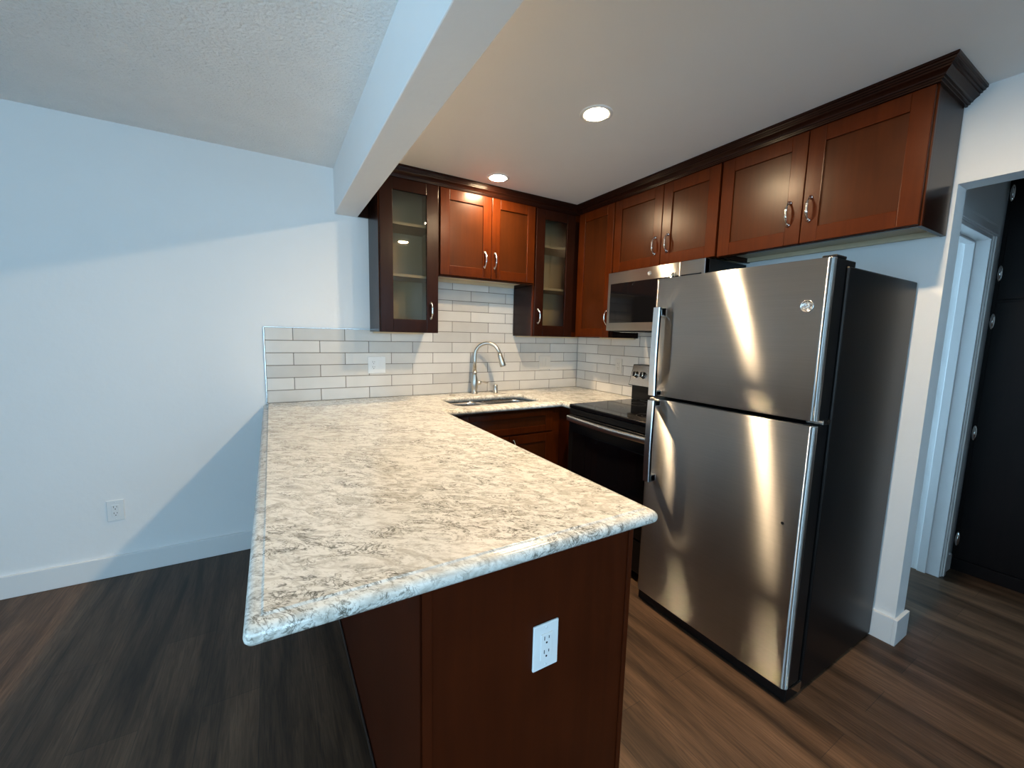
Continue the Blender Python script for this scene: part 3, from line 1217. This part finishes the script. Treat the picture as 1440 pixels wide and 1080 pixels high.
mg = MB()
scroll(mg, -0.7988, -2.210, 1.512, 0.0185)
mg.build('monogram', 'chrome', badge, world=True)
pl_ = MB().lathe([(0.0055, 0.0), (0.0055, -0.002), (0.003, -0.003)], (-0.7963, -2.205, 0.708), 'X', 14)
pl_.build('hole_plug', 'black', ld, world=True)
hg = MB()
hg.box((-0.765, Y0 + 0.004, 1.6745), (-0.690, Y0 + 0.050, 1.686), 0.004)
hg.box((-0.6895, Y0 + 0.010, 1.6555), (-0.60, Y0 + 0.050, 1.678), 0.004)
hg.build('hinge_cover', 'black', fr, world=True)
hg = MB()
hg.box((-0.735, Y0 + 0.001, 1.0915), (-0.674, Y0 + 0.055, 1.1065), 0.001)
hg.tube([(-0.72, Y0 + 0.012, 1.088), (-0.72, Y0 + 0.012, 1.112)], 0.006, 12)
hg.build('middle_hinge', 'steelplain', fr, world=True)
hg = MB()
hg.prism([(-0.752, 0.056), (-0.675, 0.056), (-0.675, 0.012), (-0.69, 0.012)], 'Y', Y0 - 0.002, Y0 + 0.002)
hg.box((-0.752, Y0 + 0.002, 0.0525), (-0.676, Y0 + 0.03, 0.0565))
hg.build('foot_bracket', 'steelplain', fr, world=True)
for yy in (Y0 + 0.06, Y1 - 0.06):
    MB().lathe([(0.02, 0), (0.02, 0.0095), (0.01, 0.0097), (0.0, 0.0098)], (-0.62, yy, 0), 'Z', 14).build('foot', 'black', fr, world=True)
    MB().lathe([(0.02, 0), (0.02, 0.0095), (0.01, 0.0097), (0.0, 0.0098)], (-0.08, yy, 0), 'Z', 14).build('foot', 'black', fr, world=True)

# ------------------------------------------------------------------ stove
T0, T1 = -1.526, -0.7775
st = thing('stove', 'black and stainless freestanding electric stove between corner counter and refrigerator', 'stove', (-0.34, -1.152, 0))
mb = MB().box((-0.655, T0 + 0.002, 0.03), (-0.035, T1 - 0.002, 0.905), 0.003)
mb.build('body', 'black', st, world=True)
for xx in (-0.60, -0.10):
    for yy in (T0 + 0.06, T1 - 0.06):
        MB().lathe([(0.018, 0), (0.018, 0.03)], (xx, yy, 0), 'Z', 12).build('foot', 'black', st, world=True)
mb = MB().box((-0.692, T0, 0.9055), (-0.105, T1, 0.933), 0.006, 3)
ck = mb.build('cooktop', 'blackglass', st, world=True)
for (cx, cy, rr) in ((-0.52, -0.98, 0.10), (-0.52, -1.33, 0.085), (-0.25, -0.98, 0.08), (-0.25, -1.33, 0.10)):
    b_ = MB()
    for r0 in (rr, rr * 0.66):
        o = len(b_.v)
        for q in range(40):
            a = 2 * PI * q / 40
            b_.v += [(cx + r0 * math.cos(a), cy + r0 * math.sin(a), 0.9332), (cx + (r0 - 0.0025) * math.cos(a), cy + (r0 - 0.0025) * math.sin(a), 0.9332)]
        for q in range(40):
            k, k2 = o + 2 * q, o + 2 * ((q + 1) % 40)
            b_.face((k, k2, k2 + 1, k + 1))
    b_.build('burner_ring', plain('burner_grey', (0.09, 0.09, 0.095), 0.3), ck, world=True)
mb = MB().box((-0.690, T0 + 0.004, 0.868), (-0.6555, T1 - 0.004, 0.9045), 0.003)
mb.build('front_rail', 'black', st, world=True)
mb = MB().box((-0.692, T0 + 0.003, 0.255), (-0.6555, T1 - 0.003, 0.862), 0.006, 3)
od = mb.build('oven_door', 'black', st, world=True)
mb = MB().box((-0.6945, T0 + 0.05, 0.33), (-0.6922, T1 - 0.05, 0.75), 0.001)
mb.build('window', 'blackglass', od, world=True)
# bowed stainless handle
hb_ = MB()
nn = 20
o = len(hb_.v)
for k in range(nn + 1):
    u = k / nn
    y = T1 - 0.006 + (T0 - T1 + 0.012) * u
    bow = 0.022 * math.sin(PI * u)
    xf = -0.716 - bow
    for (x, z) in ((xf, 0.826), (xf, 0.850), (xf + 0.004, 0.856), (xf + 0.020, 0.856), (xf + 0.020, 0.822), (xf + 0.004, 0.821)):
        hb_.v.append((x, y, z))
for k in range(nn):
    for j in range(6):
        j2 = (j + 1) % 6
        hb_.face((o + k * 6 + j, o + k * 6 + j2, o + (k + 1) * 6 + j2, o + (k + 1) * 6 + j), j in (0,))
hb_.face([o + j for j in range(6)])
hb_.face([o + nn * 6 + j for j in range(6)])
for yy in (T1 - 0.030, T0 + 0.030):
    hb_.box((-0.705, yy - 0.012, 0.826), (-0.6925, yy + 0.012, 0.852), 0.001)
hb_.build('handle', 'steelhandle', od, world=True)
mb = MB().box((-0.690, T0 + 0.004, 0.06), (-0.6555, T1 - 0.004, 0.246), 0.005, 2)
mb.build('drawer', 'black', st, world=True)
# backguard: black riser with a slanted stainless control panel
bg_ = MB()
bg_.box((-0.104, T0 + 0.002, 0.9335), (-0.012, T1 - 0.002, 1.045), 0.003)
bg_.prism([(-0.139, 1.040), (-0.096, 1.1935), (-0.012, 1.1935), (-0.012, 1.040)], 'Y', T0, T1)
bk = bg_.build('backguard', 'black', st, world=True)
pn = MB()
dv = Vector((0.043, 0, 0.1535)).normalized()
nv = Vector((-dv.z, 0, dv.x))
p0 = Vector((-0.139, 0, 1.040))
q0, q1 = p0 + dv * 0.004 + nv * 0.0005, p0 + dv * 0.1545 + nv * 0.0005
pn.prism([(q0.x, q0.z), (q1.x, q1.z), (q1.x + nv.x * 0.003, q1.z + nv.z * 0.003), (q0.x + nv.x * 0.003, q0.z + nv.z * 0.003)], 'Y', T0 + 0.006, T1 - 0.006)
pn.build('control_panel', 'steelplain', bk, world=True)
mid = p0 + dv * 0.082 + nv * 0.0036
for yy in (-0.826, -0.893, T0 + 0.121, T0 + 0.054):
    kb = MB()
    c = Vector((mid.x, yy, mid.z))
    kb.tube([c, c + nv * 0.004, c + nv * 0.0042, c + nv * 0.020, c + nv * 0.024], [0.027, 0.027, 0.0235, 0.0215, 0.018], 24)
    kn = kb.build('knob', 'chrome', bk, world=True)
    gp = MB()
    a = Vector((0, 1, 0))
    gp.tube([c + nv * 0.027 - dv * 0.019, c + nv * 0.030, c + nv * 0.027 + dv * 0.019], [0.0035, 0.005, 0.0035], 8)
    gp.build('grip', 'black', kn, world=True)
ds = MB()
dq0, dq1 = p0 + dv * 0.045 + nv * 0.0036, p0 + dv * 0.125 + nv * 0.0036
ds.prism([(dq0.x, dq0.z), (dq1.x, dq1.z), (dq1.x + nv.x * 0.001, dq1.z + nv.z * 0.001), (dq0.x + nv.x * 0.001, dq0.z + nv.z * 0.001)], 'Y', -1.29, -1.02)
ds.build('display', 'blackglass', bk, world=True)

# ------------------------------------------------------------------ microwave
W0, W1 = -1.512, -0.7725
mw = thing('microwave', 'over-the-range stainless microwave with black glass door mounted above the stove', 'microwave', (-0.19, -1.142, 1.432))
mb = MB().box((-0.350, W0 + 0.002, 1.432), (-0.002, W1 - 0.002, 1.828), 0.002)
mb.build('body', 'black', mw, world=True)
MX = -0.387
YS = -1.352
mb = MB().box((MX, YS + 0.0008, 1.436), (-0.3505, W1, 1.8275), 0.003)
dr_ = mb.build('door', 'steel', mw, world=True)
mb = MB().box((MX - 0.0015, YS + 0.003, 1.488), (MX - 0.0002, W1 - 0.026, 1.752), 0.0008, 1)
mb.build('window', 'blackglass', dr_, world=True)
hd = MB()
hd.tube([(MX - 0.002, YS + 0.030, 1.762), (MX - 0.022, YS + 0.030, 1.760), (MX - 0.034, YS + 0.030, 1.745), (MX - 0.037, YS + 0.030, 1.62),
         (MX - 0.034, YS + 0.030, 1.505), (MX - 0.022, YS + 0.030, 1.490), (MX - 0.002, YS + 0.030, 1.488)], 0.0095, 12)
hd.build('handle', 'chrome', dr_, world=True)
mb = MB().box((MX, W0, 1.436), (-0.3505, YS - 0.0008, 1.8275), 0.003)
cp = mb.build('control_panel', 'steel', mw, world=True)
mb = MB().box((MX - 0.0015, W0 + 0.020, 1.488), (MX - 0.0002, YS - 0.010, 1.752), 0.0008, 1)
mb.build('keypad', 'blackglass', cp, world=True)
bd = MB().lathe([(0.0145, 0.0), (0.0145, -0.002), (0.013, -0.0026), (0.0123, -0.0014), (0.0, -0.0014)], (MX - 0.0003, -1.133, 1.789), 'X', 28)
bb_ = bd.build('badge', 'steelplain', dr_, world=True)
mg = MB()
scroll(mg, MX - 0.002, -1.133, 1.789, 0.0123)
mg.build('monogram', 'chrome', bb_, world=True)
vt = MB()
vt.box((-0.34, W0 + 0.03, 1.427), (-0.05, W1 - 0.03, 1.4318), 0.001)
vt.build('bottom_plate', 'black', mw, world=True)
vt = MB()
for (a, b) in ((-1.09, -0.85), (-1.44, -1.20)):
    vt.box((-0.33, a, 1.4235), (-0.20, b, 1.4268), 0.001)
vt.build('grease_filter', 'steelplain', mw, world=True)

# ------------------------------------------------------------------ outlets and switches


def outlet(label, loc, rz, gangs, plate='plate', cat='outlet', name='wall_outlet'):
    """local: plate in xz plane, centred, facing -y"""
    t = thing(name, label, cat, loc, rz)
    n = len(gangs)
    w = 0.072 + 0.046 * (n - 1)
    h = 0.1165
    pm = MB()
    pm.box((-w / 2, -0.0068, -h / 2), (w / 2, -0.0005, h / 2), 0.0035, 3)
    p_ = pm.build('cover_plate', plate, t)
    for i, g in enumerate(gangs):
        cx = (i - (n - 1) / 2) * 0.046
        if g == 'duplex':
            m_ = MB()
            m_.box((cx - 0.0165, -0.0090, -0.0335), (cx + 0.0165, -0.0069, 0.0335), 0.0012)
            m_.cur = 1
            for zz in (0.0175, -0.0175):
                m_.box((cx - 0.0075, -0.0094, zz + 0.000), (cx - 0.0055, -0.0088, zz + 0.0095))
                m_.box((cx + 0.0055, -0.0094, zz + 0.0015), (cx + 0.0075, -0.0088, zz + 0.0085))
                m_.lathe([(0.0026, -0.0088), (0.0026, -0.0094)], (cx, 0, zz - 0.0075), 'Y', 10)
            m_.build('receptacle', [plate, 'dark'], t)
        else:
            m_ = MB()
            m_.box((cx - 0.0165, -0.0078, -0.0335), (cx + 0.0165, -0.0069, 0.0335), 0.0006)
            m_.prism([(-0.0079, -0.031), (-0.0079, 0.031), (-0.0108, 0.031), (-0.0085, -0.031)], 'X', cx - 0.0145, cx + 0.0145)
            m_.build('rocker_switch', plate, t)
        for zz in (0.048, -0.048):
            MB().lathe([(0.003, -0.0068), (0.003, -0.0076), (0.001, -0.008)], (cx, 0, zz), 'Y', 10).build('screw', plate, p_)
    return t


outlet('white duplex outlet low on the bare white wall', (-3.205, WB, 0.377), 0, ['duplex'])
outlet('white duplex outlet on the dark wooden end panel of peninsula', (-1.8915, -2.215, 0.651), 0, ['duplex'])
outlet('double plate with outlet and rocker switch on tiles below narrow glass cabinet', (-1.796, 0, 1.158), 0, ['duplex', 'rocker'], 'plate', 'outlet')
outlet('pale double switch plate on tiles beside the sink corner', (-0.364, 0, 1.155), 0, ['rocker', 'rocker'], 'plateb', 'switch', 'wall_switch')
outlet('pale single outlet on the tiles next to the stove', (0, -0.532, 1.158), SIDE, ['duplex'], 'plateb')

# ------------------------------------------------------------------ recessed ceiling lights


def downlight(label, x, y):
    t = thing('recessed_light', label, 'ceiling light', (x, y, ZK), 0)
    rg = MB().lathe([(0.054, -0.0032), (0.057, -0.0045), (0.070, -0.0040), (0.075, -0.0015), (0.075, -0.0004), (0.054, -0.0004)], (0, 0, 0), 'Z', 40, cap=False)
    rg.build('trim_ring', 'trimw', t)
    ln = MB().lathe([(0.0, -0.0064), (0.020, -0.0060), (0.040, -0.0048), (0.0535, -0.0030), (0.0535, -0.0006), (0.0, -0.0006)], (0, 0, 0), 'Z', 40, cap=False)
    ln.build('lens', 'lamp', t)


downlight('glowing recessed ceiling light in front of crown molding above sink', -1.122, -0.492)
downlight('glowing recessed ceiling light in the middle of kitchen ceiling', -1.113, -1.412)
downlight('glowing recessed ceiling light above the end of the peninsula', -1.110, -2.34)

# ------------------------------------------------------------------ dark tall closet in the hall
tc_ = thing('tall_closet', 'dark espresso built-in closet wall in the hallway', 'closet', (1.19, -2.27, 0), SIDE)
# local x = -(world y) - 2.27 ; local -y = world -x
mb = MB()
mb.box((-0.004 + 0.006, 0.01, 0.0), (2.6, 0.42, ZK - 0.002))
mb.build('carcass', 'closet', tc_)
for k in range(2):
    x0 = 0.022 + 0.62 * k
    for (z0, z1, hz) in ((0.085, 1.640, (0.203, 0.871, 1.531)), (1.655, 2.375, (1.802, 2.242))):
        d = MB().box((x0, -0.010, z0), (x0 + 0.612, 0.0095, z1), 0.002).build('door', 'closet', tc_)
        if k == 0:
            for z in hz:
                hh = MB()
                hh.lathe([(0.0, -0.011), (0.009, -0.0112), (0.0105, -0.0125), (0.0095, -0.0150), (0.006, -0.0175), (0.0, -0.0185)], (x0 - 0.002, 0, 0), 'Y', 20, cap=False)
                hh.v = [(vx, vy, z + (vz) * 4.4) for vx, vy, vz in hh.v]
                hh.tube([(x0 - 0.002, -0.0175, z - 0.030), (x0 - 0.002, -0.0185, z), (x0 - 0.002, -0.0175, z + 0.030)], 0.0045, 8)
                hh.build('hinge', 'chrome', d)
MB().box((0.002, -0.006, 0.0), (2.6, 0.0095, 0.075), 0.002).build('base_board', 'closet', tc_)
